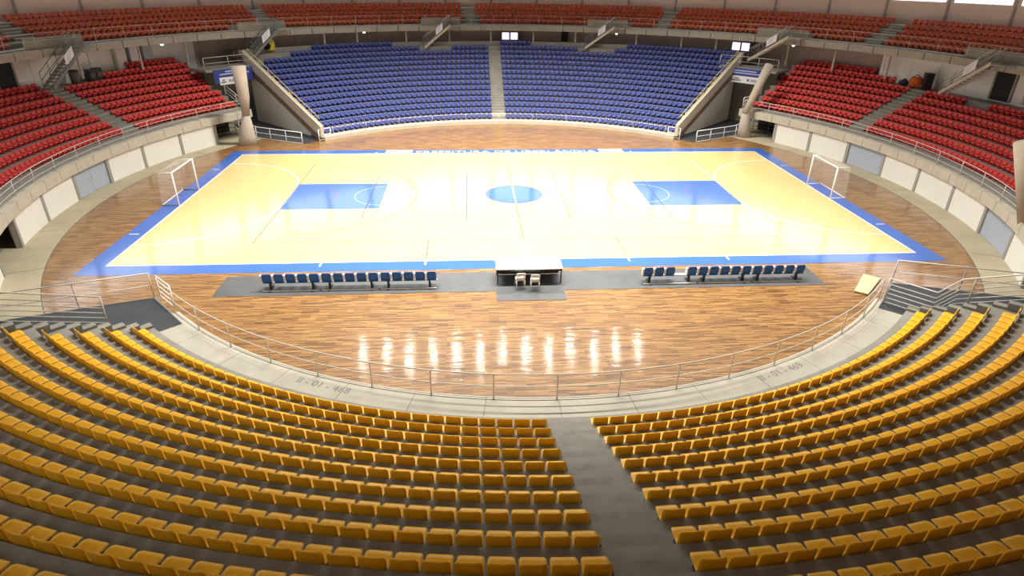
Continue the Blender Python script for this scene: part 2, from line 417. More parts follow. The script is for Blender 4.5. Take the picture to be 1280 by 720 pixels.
# entrances beside the near stand
def near_entrance(s):
    q = lambda x, y: (s * x, y)
    o = tag(MB().prism([q(15.76, -14.25), q(13.75, -16.55), q(14.42, -17.25), q(22, -24.6), q(28, -21), q(26, -17.7)], 0, .52 if s < 0 else .515).build('landing', 'conc'),
            'raised concrete landing at the %s of the yellow stand' % ('gated corner' if s < 0 else 'railed off corner'), None, None, 'structure')
    tag(MB().prism([q(15.80, -14.38), q(13.78, -16.58), q(14.45, -17.2), q(21.8, -24.3), q(27.3, -20.7), q(25.7, -17.75)], .52, .558).build('rubber_mat', 'mat'),
        'black rubber mat on the landing %s' % ('beside the narrow white gate' if s < 0 else 'behind the six bar fence by beige board'), 'mat')
    railing('handrail', 'two bar steel handrail on the court side of the landing %s' % ('beside the narrow gate' if s < 0 else 'near the beige board'),
            [(s * 15.8, -14.3, .52), (s * 19.3, -15.45, .52), (s * 22.8, -16.6, .52), (s * 25.9, -17.65, .52)], 1.1, 'rail', (.55, 1.1), 2.6)
near_entrance(-1); near_entrance(1)
def flank_rail(s, label):
    pts = []
    if s > 0: pts.append((14.2, -16.2, .56)); pts.append((15.3, -17.5, .56))
    for i in ((2.0, 8, 16) if s < 0 else (2.2, 8, 16)):
        rf = NR1 + (i - 1) * DR; p = pol(rf, -90 + s * 45.6, NT + (i - 1) * DZ + .05, NY); pts.append(p)
    return railing('guard_rail', label, pts, 1.15, 'rail', (.1, .3, .5, .7, .9, 1.15), 3.0, .028)
flank_rail(-1, 'six bar steel guard rail up the stand flank beside the open gate')
flank_rail(1, 'six bar steel guard rail closing the landing and climbing the stand flank')
g = railing('gate', 'narrow white steel gate at the end of the long curved handrail', [(-14.55, -15.35, NZ), (-15.55, -14.3, .52)], 1.0, 'railw', (.08, .3, .55, .8, 1.0), 1.5, .03)
g['category'] = 'gate'
bo = MB().slab([(14.3, -14.15, .03), (14.75, -14.5, .03), (16.3, -12.95, .03), (15.75, -12.45, .03)], .05)
for v in range(len(bo.v)): pass
tag(bo.build('floor_board', 'board'), 'beige board lying on the wood floor beside the corner handrail', 'board')

# ------------------------------------------------------------------ far stand (blue)
FY, FR1, FZ = -.295, 21.24, .30
far = struct('grandstand', 'stepped concrete stand carrying the blue seats')
FR0 = 20.55
MB().arc(FY, FR0, FR1 - .3, 0, FZ, 44.5, 135.5, 46).build('walkway_slab', 'fascia', far)
blue = []
def blue_max(a):           # topmost row by direction from the stand's middle
    for lo, hi, m in ((-50, -42.5, 12), (-42.5, -37, 13), (-37, -33, 14), (-33, -19, 15), (-19, 1.2, 14), (1.2, 7, 15), (7, 24.5, 14), (24.5, 50, 15)):
        if lo <= a < hi: return m
    return 14
STAIRS = [(166.0, 160.2, 5.2, 7.5), (134.8, 129.0, 5.15, 7.7), (103.2, 98.2, 5.5, 7.6), (72.8, 67.6, 5.6, 7.65), (43.0, 36.8, 5.5, 7.75), (11.5, 5.6, 5.15, 7.55)]
for i in range(1, 17):
    rf = FR1 + (i - 1) * DR - .30; z = FZ + (i - 1) * DZ
    MB().arc(FY, rf, rf + DR, max(0, z - 1.0), z, 45.2, 134.8, 46).build('terrace', 'fascia' if i < 3 else 'conc', far)
    if i < 14:
        MB().box(-.62, .62, FY + rf + .42, FY + rf + DR, z, z + DZ / 2).build('aisle_step', 'conc', far)
    rl = FR1 + (i - 1) * DR; rs = rl + .22
    for s, x0 in ((-1, .87), (1, .87)):
        a = math.degrees(math.asin(x0 / rs)); k = 0
        while a < 43.6:
            if i <= blue_max(s * a):
                loc, th = place_seat(rl, 90 - s * a, z, FY); b = math.degrees(math.atan2(loc[1], loc[0]))
                if not (i >= 14 and any(t1 - .6 < b < t0 + 1 for t0, t1, _, _ in STAIRS)): blue.append((i, s, k, loc, th))
            k += 1; a += math.degrees(.482 / rs)
me_far_b = SF.mesh('stadium_seat', 'blu', True)
nb = 0; left_b = []
for i, s, k, loc, th in sorted(blue, key=lambda q: q[0]):
    if i <= 5:
        o = bpy.data.objects.new('blue_seat', me_far_b); C.objects.link(o); o.location = loc; o.rotation_euler = (0, 0, th); nb += 1
        tag(o, 'blue plastic seat, %s row up, %s from the aisle towards the %s' % (nth(i), nth(k + 1), 'green grey door' if s < 0 else 'logo banner'), 'seat', 'blue seats of the stand facing the camera')
    else: left_b.append((loc, th))
tag(joined('blue_seats', SF, left_b, 'blu'), 'upper rows of blue plastic stadium seats facing the court', 'seats', None, 'stuff')
railing('handrail', 'low white handrail in front of the blue seats', [pol(FR0 + .12, 47 + 86 * i / 40, FZ, FY) for i in range(41)], .62, 'rail', (.62,), 3.0, .016)

# flank parapets of the blue stand and the wall beneath
def flank(s):
    o = tag(empty('trim_2' if s < 0 else 'trim_3'), 'sloping concrete parapet at the %s of the blue stand' % ('phone hood end' if s < 0 else 'screen end'), None, None, 'structure')
    a = 90 - s * 45.4; sl = DZ / DR
    def pt(r, z, off=0):
        p = Vector(pol(r, a, z, FY)); t = Vector((-sin(R(a)), cos(R(a)), 0)) * (-s) * -1
        return p + Vector((sin(R(a)) * s, -cos(R(a)) * s, 0)) * off
    r0, r1 = FR0 + .1, 31.6
    zt = lambda r: FZ + .62 + (r - r0) * sl
    def sheet(name, material, r0, r1, up, dn, o0, o1):
        q = [pt(r0, max(0.0, zt(r0) + dn), o0), pt(r1, zt(r1) + dn, o0), pt(r1, zt(r1) + up, o0), pt(r0, zt(r0) + up, o0)]
        q2 = [pt(r0, max(0.0, zt(r0) + dn), o1), pt(r1, zt(r1) + dn, o1), pt(r1, zt(r1) + up, o1), pt(r0, zt(r0) + up, o1)]
        m = MB(); m.add(q + q2, [(3, 2, 1, 0), (4, 5, 6, 7), (0, 1, 5, 4), (1, 2, 6, 5), (2, 3, 7, 6), (3, 0, 4, 7)]); return m.build(name, material, o)
    sheet('parapet', 'fascia', r0, r1, .28, -.62, 0, .3)
    sheet('edge_strip', 'yelline', r0, r1, .33, .281, .03, .12)
    sheet('stringer_beam', 'brownb', r0 + .8, r1, -.63, -1.25, -.1, .22)
    # wall panels under the stringer, set back
    n = 6
    for k in range(n):
        ra, rb = r0 + 2.4 + (r1 - r0 - 2.4) * k / n, r0 + 2.4 + (r1 - r0 - 2.4) * (k + 1) / n - .04
        q = [pt(ra, 0, -.25), pt(rb, 0, -.25), pt(rb, zt(rb) - 1.26, -.25), pt(ra, zt(ra) - 1.26, -.25)]
        q2 = [pt(ra, 0, -.1), pt(rb, 0, -.1), pt(rb, zt(rb) - 1.26, -.1), pt(ra, zt(ra) - 1.26, -.1)]
        MB().add(q + q2, [(3, 2, 1, 0), (4, 5, 6, 7), (0, 1, 5, 4), (1, 2, 6, 5), (2, 3, 7, 6), (3, 0, 4, 7)]).build('wall_panel', 'panel', o)
    for r in (22, 25, 28, 31):
        MB().tube([pt(r, zt(r) + .28, .07), pt(r, zt(r) + .75, .07)], .02).build('rail_post', 'rail', o)
    MB().tube([pt(21, zt(21) + .75, .07), pt(31.0, zt(31.0) + .75, .07)], .022).build('rail', 'yelline', o)
flank(-1); flank(1)

# corner passages beside the blue stand
def far_passage(s, labels):
    q = lambda x, y: (s * x, y)
    tag(MB().prism([q(14.6, 14.55), q(16.15, 13.25), q(20.8, 15.6), q(23.4, 19.2), q(24.2, 20.7), q(22.2, 22.4)], .012, .03).build('rubber_mat', 'mat'), labels[0], 'mat')
    railing('handrail', labels[1], [(s * 14.3, 14.75, .0), (s * 15.1, 13.95, .0)], .95, 'railw', (.1, .5, .95), 1.0, .035)
    railing('handrail', labels[2], [(s * 16.25, 13.05, .0), (s * 18.3, 14.05, .0), (s * 20.3, 15.05, .0), (s * 22.2, 17.0, .012), (s * 23.6, 19.0, .012)], .95, 'railw', (.06, .5, .95), 1.7, .035)
far_passage(-1, ('black rubber mat in the passage with the green grey door', 'short white rail at blue stand foot beside the phone hood end',
                 'white handrail round the passage with the green grey door'))
far_passage(1, ('black rubber mat in the pale grey passage under the logo banner', 'short white rail at blue stand foot beside the logo banner end',
                'white handrail curving round the pale grey passage'))
pw = struct('wall_passage', 'grey rear wall of the corner passages')
for a0, a1 in ((126, 131), (131.05, 136), (136.05, 139), (139.05, 142.2), (37.8, 41), (41.05, 44), (44.05, 49), (49.05, 54)):
    MB().arc(0, 32.3, 32.6, 0, 5.0, a0, a1, 3).build('wall_panel', 'tier', pw)
d1 = tag(empty('door_1'), 'green grey door at the back of the corner passage', None, None, 'structure')
MB().arc(0, 32.18, 32.28, .02, 2.3, 134.2, 136.2, 2).build('door_leaf', 'door', d1)
MB().arc(0, 32.20, 32.29, .02, 2.42, 133.9, 134.15, 1).build('door_frame', 'strip', d1); MB().arc(0, 32.20, 32.29, .02, 2.42, 136.25, 136.5, 1).build('door_frame', 'strip', d1)

# ------------------------------------------------------------------ side stands (red)
SR1, SZ = 27.60, 2.25
reds = []
def side_stand(s):
    """s=-1: the stand over the paired grey doors, s=1: the stand over two single grey doors"""
    A = (lambda a: 180 - a) if s < 0 else (lambda a: a)      # a measured from the stand's middle, + towards the blue stand
    st = struct('grandstand', 'stepped concrete stand carrying red seats above %s' % ('paired grey doors' if s < 0 else 'single grey doors'))
    wl = struct('wall_left' if s < 0 else 'wall_right', 'low curved wall of white panels under red seats')
    edges = [29.6, 22.3, 14.4, 6.8, -.8, -8.6, -16.6, -24.6, -32.2]
    doors = {3: 2} if s < 0 else {2: 1, 6: 1}
    for k in range(len(edges) - 1):
        a1, a0 = edges[k] - .28, edges[k + 1] + .28
        if s < 0 and k == 6: continue                         # open recess
        if k in doors:
            o = tag(empty('door_%d' % (k + 10 if s < 0 else k + 20)), 'grey steel %s in the white panel wall' % ('double door' if s < 0 else 'door'), None, None, 'structure')
            n = doors[k]
            for j in range(n):
                b0 = a0 + (a1 - a0) * j / n + .03; b1 = a0 + (a1 - a0) * (j + 1) / n - .03
                MB().arc(0, 26.42, 26.5, .03, 1.54, A(b0), A(b1), 4).build('door_leaf', 'grey', o)
                h = b1 - .35 if j == 0 else b0 + .35
                MB().arc(0, 26.38, 26.42, .75, .95, A(h - .07), A(h + .07), 1).build('handle', 'rail', o)
        else:
            MB().arc(0, 26.36, 26.5, .012, 1.56, A(a0), A(a1), 4).build('wall_panel', 'panel', wl)
    for e in edges:
        MB().arc(0, 26.32, 26.6, .012, 1.6, A(e - .26), A(e + .26), 1).build('pilaster', 'strip', wl)
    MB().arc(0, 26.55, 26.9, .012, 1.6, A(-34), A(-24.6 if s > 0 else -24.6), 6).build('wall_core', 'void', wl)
    MB().arc(0, 26.55, 26.7, .012, 1.6, A(-16.6 if s < 0 else -24.6), A(29.6), 24).build('wall_core', 'joint', wl)
    # dark opening under the end of the stand
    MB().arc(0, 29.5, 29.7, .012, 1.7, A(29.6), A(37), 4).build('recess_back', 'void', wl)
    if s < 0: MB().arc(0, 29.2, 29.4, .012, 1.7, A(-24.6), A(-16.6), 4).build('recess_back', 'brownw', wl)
    # edge beam in cast lengths
    a = -34.0
    while a < 36.5:
        b = min(a + 3.8, 37.2); MB().arc(0, 26.22, 26.62, 1.6, 2.16, A(a + .05), A(b - .05), 2).build('edge_beam', 'fascia', st); a = b
    MB().arc(0, 26.6, SR1 - .35, 1.75, SZ - .02, A(-34), A(37.2), 30).build('walkway_slab', 'tier', st)
    AI = 16.3
    for i in range(1, 10):
        rf = SR1 + (i - 1) * DR - .34; z = SZ + (i - 1) * DZ
        MB().arc(0, rf, (rf + DR if i != 8 else 34.42), z - .8, z, A(-34) if i < 9 else A(23.8), A(37.2), 34).build('terrace', 'conc', st)
        if i <= 7:
            hw = math.degrees(.66 / rf)
            MB().arc(0, rf + .42, rf + DR, z, z + DZ / 2, A(AI - hw), A(AI + hw), 1).build('aisle_step', 'conc2', st)
        rl = SR1 + (i - 1) * DR; rs = rl + .22; stp = math.degrees(.49 / rs)
        a = AI + math.degrees(.92 / rs); k = 0
        while a < 36.6:
            mx = (7 if a < 24.2 else (8 if a < 28.5 else 9)) if s < 0 else (7 if a < 20.5 else (8 if a < 24.5 else 9))
            k += 1
            if i <= mx and a < 36.4: reds.append((s, i, k, A(a), rl, z))
            a += stp
        a = AI - math.degrees(.92 / rs); k = 0
        while a > -33:
            mx = 8 if s < 0 else (7 if a > 9.5 else (6 if a > 5.5 else 7))
            k += 1
            if i <= mx: reds.append((s, i, -k, A(a), rl, z))
            a -= stp
    MB().arc(0, SR1 + 9 * DR - .34, 35.6, 4.9, SZ + 8 * DZ, A(24.2), A(37.2), 8).build('concourse_slab', 'conc2', st)
    # end wall of the stand
    MB().arc(0, 26.3, 35.5, 1.6, 2.2, A(37.2), A(37.6), 1).build('end_beam', 'fascia', st)
    railing('handrail', 'curved steel handrail before red seats above the %s' % ('paired grey doors' if s < 0 else 'single grey doors'),
            [pol(26.45, A(-33.5 + 70.4 * i / 40), 2.16) for i in range(41)], .85, 'rail', (.3, .6, .85), 2.4, .022)
    railing('handrail', 'sloping end handrail of the red stand above the %s' % ('paired grey doors' if s < 0 else 'single grey doors'),
            [pol(26.6, A(37.4), 2.2), pol(27.6, A(37.4), 2.2), pol(29.4, A(37.4), 3.0)], .9, 'railw', (.3, .6, .9), 1.3, .03)
    railing('handrail', 'dark handrail inside the opening under the red stand above %s' % ('paired grey doors' if s < 0 else 'single grey doors'),
            [pol(28.2, A(30.2), .012), pol(28.2, A(36.5), .012)], .95, 'raild', (.3, .6, .95), 1.4, .025)
side_stand(-1); side_stand(1)

# ------------------------------------------------------------------ upper tier
ut = struct('grandstand', 'upper ring of concrete terracing with orange red seats')
UR1, UZ, UDR, UDZ = 33.75, 7.66, .82, .345
U0, U1 = -14.0, 194.0
UA = [163.1, 128.7, 94.1, 59.8, 25.6, -8.8]
a = U0
while a < U1 - .1:
    b = a + 3.8
    MB().arc(0, 32.62, 32.95, 7.08, 7.58, a + .06, min(b, U1) - .06, 2).build('edge_beam', 'ufascia', ut); a = b
MB().arc(0, 32.95, UR1 - .3, 7.12, UZ, U0, U1, 100).build('walkway_slab', 'tier', ut)
ups = []
for i in range(1, 6):
    rf = UR1 + (i - 1) * UDR - .34; z = UZ + (i - 1) * UDZ
    MB().arc(0, rf, rf + UDR, z - .5, z, U0, U1, 104).build('terrace', 'tier', ut)
    for ac in UA:
        hw = math.degrees(.6 / rf)
        if i < 5: MB().arc(0, rf + .42, rf + UDR, z, z + UDZ / 2, ac - hw, ac + hw, 1).build('aisle_step', 'tier', ut)
    rl = UR1 + (i - 1) * UDR; rs = rl + .22; stp = math.degrees(.5 / rs)
    for k in range(int((U1 - U0 - 1) / stp)):
        a = U0 + .5 + k * stp
        if any(abs(a - ac) < math.degrees(.85 / rs) for ac in UA): continue
        if i == 1 and any(t1 - 2.0 < a < t0 + .4 for t0, t1, _, _ in STAIRS): continue
        ups.append((0, i, 0, a, rl, z))
railing('handrail', 'thin steel handrail along the front edge of the upper tier', [pol(32.8, U0 + (U1 - U0) * i / 90, 7.62) for i in range(91)], .95, 'rail', (.5, .95), 2.4, .014)

# red seats: the 300 nearest singly, the others together
allred = []
for s, i, blk, a, rl, z in reds:
    loc, th = place_seat(rl, a, z); u, v, d = pix((loc[0], loc[1], loc[2] + .5))
    allred.append((d if (1 < u < 1279 and v > 0) else 1e6 + d, s, i, loc, th, blk))
allred.sort(key=lambda q: q[0])
me_far_r = SF.mesh('stadium_seat', 'red', True)
for d, s, i, loc, th, blk in allred[:300]:
    o = bpy.data.objects.new('red_seat', me_far_r); C.objects.link(o); o.location = loc; o.rotation_euler = (0, 0, th)
    tag(o, 'red seat above %s grey doors, %s row, %s from the aisle %s blue stand' % ('paired' if s < 0 else 'single', nth(i), nth(abs(blk)), 'towards' if blk > 0 else 'away from'), 'seat',
        'red seats of the stand above the %s grey doors' % ('paired' if s < 0 else 'single'))
tag(joined('red_seats', SF, [(q[3], q[4]) for q in allred[300:]], 'red'), 'further red plastic seats of the two side stands', 'seats', None, 'stuff')
uall = []
for _, i, _, a, rl, z in ups:
    loc, th = place_seat(rl, a, z); u, v, d = pix((loc[0], loc[1], loc[2] + .5))
    uall.append((d if (1 < u < 1279 and v > 0) else 1e6 + d, i, a, rl, loc, th))
uall.sort(key=lambda q: q[0]); used = set(); rest = []
me_far_o = SF.mesh('upper_seat', 'ora', True)
for n_, (d, i, a, rl, loc, th) in enumerate(uall):
    left = a > 90; off = (UA[0] - a) if left else (a - UA[4]); k = round((abs(off) * R(1) * (rl + .22) - .85) / .5) + 1
    key = (left, i, off > 0, k)
    if n_ >= 300 or key in used: rest.append((loc, th)); continue
    used.add(key)
    o = bpy.data.objects.new('upper_seat', me_far_o); C.objects.link(o); o.location = loc; o.rotation_euler = (0, 0, th)
    tag(o, 'orange red upper seat above %s doors, %s row, %s from aisle %s blue stand' % ('paired' if left else 'single', nth(i), nth(k), 'towards' if off > 0 else 'away from'), 'seat', 'orange red seats of the upper tier')
up_places = rest
tag(joined('orange_red_seats', SF, up_places, 'ora'), 'further rows of orange red plastic seats on the upper tier', 'seats', None, 'stuff')

# ------------------------------------------------------------------ concourse and outer walls
cw = struct('wall_concourse', 'rear wall of the lower concourse under the upper tier')
for k in range(-6, 50):
    a0 = k * 4.0; a1 = a0 + 3.96; am = a0 + 2
    if a0 > 192 or a1 < -12: continue
    off = min(am, 180 - am)
    white = off < 24 or 140 < am < 157
    rw = 34.45 if off < 24 else (35.3 if off < 40 else 35.7)
    MB().arc(0, rw, rw + .3, 4.4, 7.6, a0, a1, 2).build('wall_panel', 'whitew' if white else 'brownw', cw)
for a in (24, 156): MB().arc(0, 34.4, 35.6, 4.4, 7.6, a - .2, a + .2, 1).build('return_wall', 'whitew', cw)
for a in (40, 140): MB().arc(0, 35.25, 36.0, 4.4, 7.6, a - .2, a + .2, 1).build('return_wall', 'brownw', cw)
MB().arc(FY, FR1 + 16 * DR - .3, 35.9, 5.3, 5.85, 45, 135, 40).build('concourse_slab', 'conc2', cw)
for a in (90.5, 98.1, 82.7, 105.9, 114.6, 120.3, 75, 64, 56, 50, 150, 158.75, 22.3, 30.5, 38, 143, 172, 3):
    z0 = 5.2
    MB().tube([pol(33.6, a, z0), pol(33.6, a, 7.15)], .09, 8).build('pillar', 'fascia', cw)
for n_, a0, a1, lab in ((30, 166.4, 168.6, 'dark open doorway in the white concourse wall beside the dark stairs'), (31, 6.0, 8.4, 'dark open doorway in white concourse wall behind the pale stairs'),
                        (32, 76.6, 77.8, 'narrow dark doorway in the brown concourse wall')):
    RD = 35.7 if n_ == 32 else 34.45
    o = tag(empty('door_%d' % n_), lab, None, None, 'structure')
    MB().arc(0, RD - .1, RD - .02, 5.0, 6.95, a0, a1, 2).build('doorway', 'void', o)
    MB().arc(0, RD - .14, RD - .01, 5.0, 7.0, a0 - .25, a0, 1).build('door_frame', 'strip', o); MB().arc(0, RD - .14, RD - .01, 5.0, 7.0, a1, a1 + .25, 1).build('door_frame', 'strip', o)
ow = struct('wall_outer', 'beige clad outer wall above the upper tier')
WB = 10.82
DIV = [14.1 + 7.6 * k for k in range(-16, 33)]
for k in range(-16, 32):
    a0, a1 = DIV[k + 16], DIV[k + 17]
    near_side = -106 < a0 - 0 < -73
    MB().arc(0, 38.5, 38.7, 7.0, WB, a0 + .12, a1 - .12, 3).build('wall_panel', 'clad', ow)
    MB().arc(0, 38.5, 38.7, 14.0, 21.0, a0 + .12, a1 - .12, 3).build('wall_panel', 'clad', ow)
    MB().arc(0, 38.38, 38.75, 7.0, 21.0, a0 - .14, a0 + .14, 1).build('wall_column', 'strip', ow)
    if -152 < a0 + 3.8 < -28:
        MB().arc(0, 38.5, 38.7, WB, 14.0, a0 + .12, a1 - .12, 3).build('wall_panel', 'clad', ow); continue
    o = tag(empty('window_%d' % (k + 17)), 'band of bright glazing high in the outer wall', None, None, 'structure')
    MB().arc(0, 38.60, 38.64, WB + .05, 13.95, a0 + .5, a1 - .5, 3).build('pane', 'glass', o)
    MB().arc(0, 38.5, 38.7, WB, 14.0, a0 + .12, a0 + .48, 1).build('window_frame', 'clad', o); MB().arc(0, 38.5, 38.7, WB, 14.0, a1 - .48, a1 - .12, 1).build('window_frame', 'clad', o)
    for j in (1, 2): MB().arc(0, 38.55, 38.6, WB, 14.0, a0 + .5 + (a1 - a0 - 1) * j / 3 - .03, a0 + .5 + (a1 - a0 - 1) * j / 3 + .03, 1).build('mullion', 'alu', o)
# below the tier and behind the camera the outer wall goes down to the ground
MB().arc(0, 38.7, 38.9, 0, 7.0, 0, 360, 72).build('lower_wall', 'tier', ow)
rf_ = MB(); n = 72
rf_.add([(39 * cos(2 * pi * i / n), 39 * sin(2 * pi * i / n), 21.0) for i in range(n)] + [(0, 0, 25.5)], [(i, (i + 1) % n, n) for i in range(n)])
tag(rf_.build('ceiling', 'roof'), 'shallow conical sheet roof over the arena', None, None, 'structure')

# ------------------------------------------------------------------ floodlights
def floodlight(x, y, watts, tilt=(0, 0), label='', group='', size=1.0):
    o = empty('floodlight', (x, y, LAMP_Z))
    tag(o, label, 'floodlight', group)
    m = MB()
    m.tube([(x, y, LAMP_Z + .02), (x, y, LAMP_Z + .05), (x, y, LAMP_Z + .32), (x, y, LAMP_Z + .5)], [size / 2 + .04, size / 2 + .04, .22, .14], 16).build('housing', 'alu', o, True)
    MB().tube([(x, y, LAMP_Z + .5), (x, y, 25.5 - 4.5 * math.hypot(x, y) / 39 - .02)], .02, 6).build('drop_rod', 'alu', o)
    L = bpy.data.lights.new('lamp_glow', 'AREA'); L.shape = 'DISK'; L.size = size; L.energy = watts; L.color = (1, .965, .89); L.spread = R(122)
    lo = bpy.data.objects.new('lamp_glow', L); C.objects.link(lo); lo.parent = o; lo.location = (0, 0, 0)
for j in range(13):
    x = -13.2 + 26.4 * j / 12
    floodlight(x, 11.9 + .5 * sin(j * 2.3), LAMP_W * .7, label='round roof floodlight by the blue stand, %s from the green grey door end' % nth(j + 1), group='floodlights by the blue stand', size=.5 + .45 * ((j * 7) % 5) / 5)
for j in range(9):
    x = -13.2 + 26.4 * j / 8
    floodlight(x, -8, LAMP_W * 1.2, label='round roof floodlight over the benches, %s from the paired doors end' % nth(j + 1), group='floodlights over the benches', size=.5)

# ------------------------------------------------------------------ inclined columns
def column(label, pts, rads, flat=.75):
    o = empty('concrete_column', pts[0]); tag(o, label, 'column')
    MB().tube(pts[:3], rads[:3], 14).build('flared_base', 'plaster', o, True)
    MB().tube(pts[2:], rads[2:], 12).build('shaft', 'plaster', o, True)
column('beige flared column at the foot of the passage with the green grey door', [(-20.6, 13.3, .012), (-20.55, 13.25, .7), (-20.35, 13.15, 2.3), (-20.2, 13.0, 3.6), (-20.25, 13.1, 6.0)], [.78, .62, .30, .40, .55])
column('beige column leaning over the pale grey passage by the logo banner', [(21.2, 15.0, .012), (21.05, 14.9, .7), (20.75, 14.6, 2.1), (21.7, 15.2, 4.0), (22.7, 15.9, 5.8)], [.62, .5, .26, .32, .38])
column('beige leaning column beside the single grey door by the stairs fence', [(24.6, -11.7, .012), (24.4, -11.6, .8), (24.0, -11.4, 2.0), (23.4, -11.1, 4.0), (22.85, -10.85, 5.9)], [.6, .42, .34, .4, .5])

# ------------------------------------------------------------------ goals
def goal(s, label):
    X = s * 20.08; o = empty('futsal_goal', (X, 0, 0)); tag(o, label, 'goal', 'futsal goals'); H = 2.0; bx = s * 21.05; tx = s * 20.9
    for y in (-1.5, 1.5): MB().tube([(X, y, .004), (X, y, H)], .045, 8).build('goal_post', 'railw', o, True)
    MB().tube([(X, -1.545, H), (X, 1.545, H)], .045, 8).build('crossbar', 'railw', o, True)
    for y in (-1.5, 1.5):
        MB().tube([(X, y, .03), (bx, y, .03)], .03, 6).build('ground_bar', 'raild' if s < 0 else 'railw', o, True)
        MB().tube([(X, y, H), (tx, y, H - .02)], .022, 6).build('top_stay', 'railw', o, True)
    MB().tube([(bx, -1.5, .03), (bx, 1.5, .03)], .03, 6).build('rear_bar', 'railw', o, True)
    m = MB(); c = .0026; g_ = .11
    def strand(p, q): m.tube([p, q], c, 3)
    ny = int(3 / g_)
    for k in range(ny + 1):
        y = -1.5 + 3 * k / ny; strand((tx, y, H - .02), (bx, y, .03)); strand((X, y, H), (tx, y, H - .02))
    nz = int(2 / g_)
    for k in range(nz + 1):
        t = k / nz; xx = bx + (tx - bx) * t; zz = .03 + (H - .05) * t
        strand((xx, -1.5, zz), (xx, 1.5, zz))
        for y in (-1.5, 1.5): strand((X, y, .03 + (H - .05) * t), (xx, y, zz))
    nx = 7
    for k in range(nx + 1):
        t = k / nx; xx = X + (tx - X) * t
        strand((xx, -1.5, H - .01), (xx, 1.5, H - .01))
        for y in (-1.5, 1.5): strand((X + (bx - X) * t, y, .03), (xx, y, H - .01))
    ob = m.build('net', 'net', o); ob['kind'] = 'stuff'
goal(-1, 'white futsal goal with dark ground bars before the paired grey doors')
goal(1, 'white futsal goal with white ground bars beside the single grey doors')

# ------------------------------------------------------------------ benches
def bench_seat():
    m = seat_shell(7, 10, .425, .42, .40, .03); m.v = [(a, b, c + .16) for a, b, c in m.v]; return m
BS = bench_seat()
def bench(x0, n, gaps, label, group):
    pitch = .507; L = n * pitch; y = -12.85
    o = empty('team_bench', (x0, y, .012)); tag(o, label, 'bench', group)
    MB().box(x0, x0 + L, y + .03, y + .11, .32, .38).build('beam', 'fl', o)
    MB().box(x0 + .05, x0 + L - .05, y - .22, y - .14, .03, .07).build('foot_rail', 'fl', o)
    for f in (.14, .86):
        x = x0 + L * f
        MB().box(x - .04, x + .04, y - .01, y + .15, .03, .33).box(x - .04, x + .04, y - .25, y + .42, .012, .05).build('leg', 'black', o)
    for k in range(n):
        xc = x0 + pitch * (k + .5)
        if k in gaps:
            MB().box(xc - .2, xc + .2, y - .02, y + .16, .381, .40).build('empty_mount', 'plast', o); continue
        m = MB(); m.add([(xc + a, y + b, c + .0) for a, b, c in BS.v], BS.f); sh = m.build('seat_shell', 'bblue', o, True)
        MB().box(xc - .285, xc - .222, y - .075, y + .1, .45, .74).build('side_trim', 'plast', o)
for j in range(3):
    bench(-11.95 + j * 2.56, 5, (), ['blue five seat team bench at the free end of the complete row', 'blue five seat team bench in the middle of the complete row', 'blue five seat team bench of the complete row beside the table'][j], 'team benches')
for j in range(3):
    bench(4.98 + j * 2.54, 5, (3,) if j == 0 else (), ['blue team bench with one seat missing near the table', 'blue five seat team bench in the middle beyond the one missing a seat', 'blue five seat team bench at the far end from the table, incomplete row'][j], 'team benches')

# ------------------------------------------------------------------ table and chairs
t = empty('scorer_table', (-.16, -12.1, .014)); tag(t, 'long scorer table with a white cloth top on the short mat', 'table')
MB().box(-1.66, 1.33, -12.74, -11.5, .73, .765).build('tablecloth_top', 'cloth', t)
MB().box(-1.66, 1.33, -11.52, -11.49, .35, .735).build('cloth_drop', 'cloth', t)
MB().box(-1.64, 1.31, -12.7, -12.66, .62, .73).build('apron', 'black', t)
MB().box(-1.6, 1.27, -11.7, -11.64, .05, .5).build('modesty_panel', 'black', t)
for x in (-1.6, -.62, .3, 1.27):
    for y in (-12.66, -11.75): MB().box(x - .025, x + .025, y - .025, y + .025, .014, .73).build('leg', 'black', t)
MB().box(-1.58, 1.25, -12.35, -12.31, .30, .34).build('stretcher', 'fl', t)
def chair(x, y, rz, label):
    o = empty('plastic_chair', (x, y, .024)); o.rotation_euler = (0, 0, rz); tag(o, label, 'chair', 'white plastic chairs at the scorer table')
    o['_o'] = (0, 0, 0)
    MB().add([(a, b, c + .17) for a, b, c in seat_shell(7, 8, .38, .42, .04, .02).v], seat_shell(7, 8, .38, .42, .04, .02).f).build('seat', 'plast', o, True)
    for sx in (-1, 1):
        for yy, lean in ((.02, -.05), (.38, .04)):
            MB().tube([(sx * .17, yy, .41), (sx * .19, yy + lean, 0)], [.028, .02], 6).build('leg', 'plast', o, True)
        MB().tube([(sx * .17, .0, .42), (sx * .175, -.09, .76)], .022, 6).build('back_post', 'plast', o, True)
    for xx in (-.12, -.06, 0, .06, .12): MB().obox((xx, -.05, .62), (.018, 0, 0), (0, .008, 0), (0, -.04, .17)).build('back_slat', 'plast', o)
    MB().obox((0, -.092, .76), (.185, 0, 0), (0, .012, 0), (0, 0, .04)).build('top_slat', 'plast', o)
chair(-.60, -13.2, R(4), 'white plastic chair tucked closer under the scorer table')
chair(.03, -13.36, R(-3), 'white plastic chair standing further out from the scorer table')

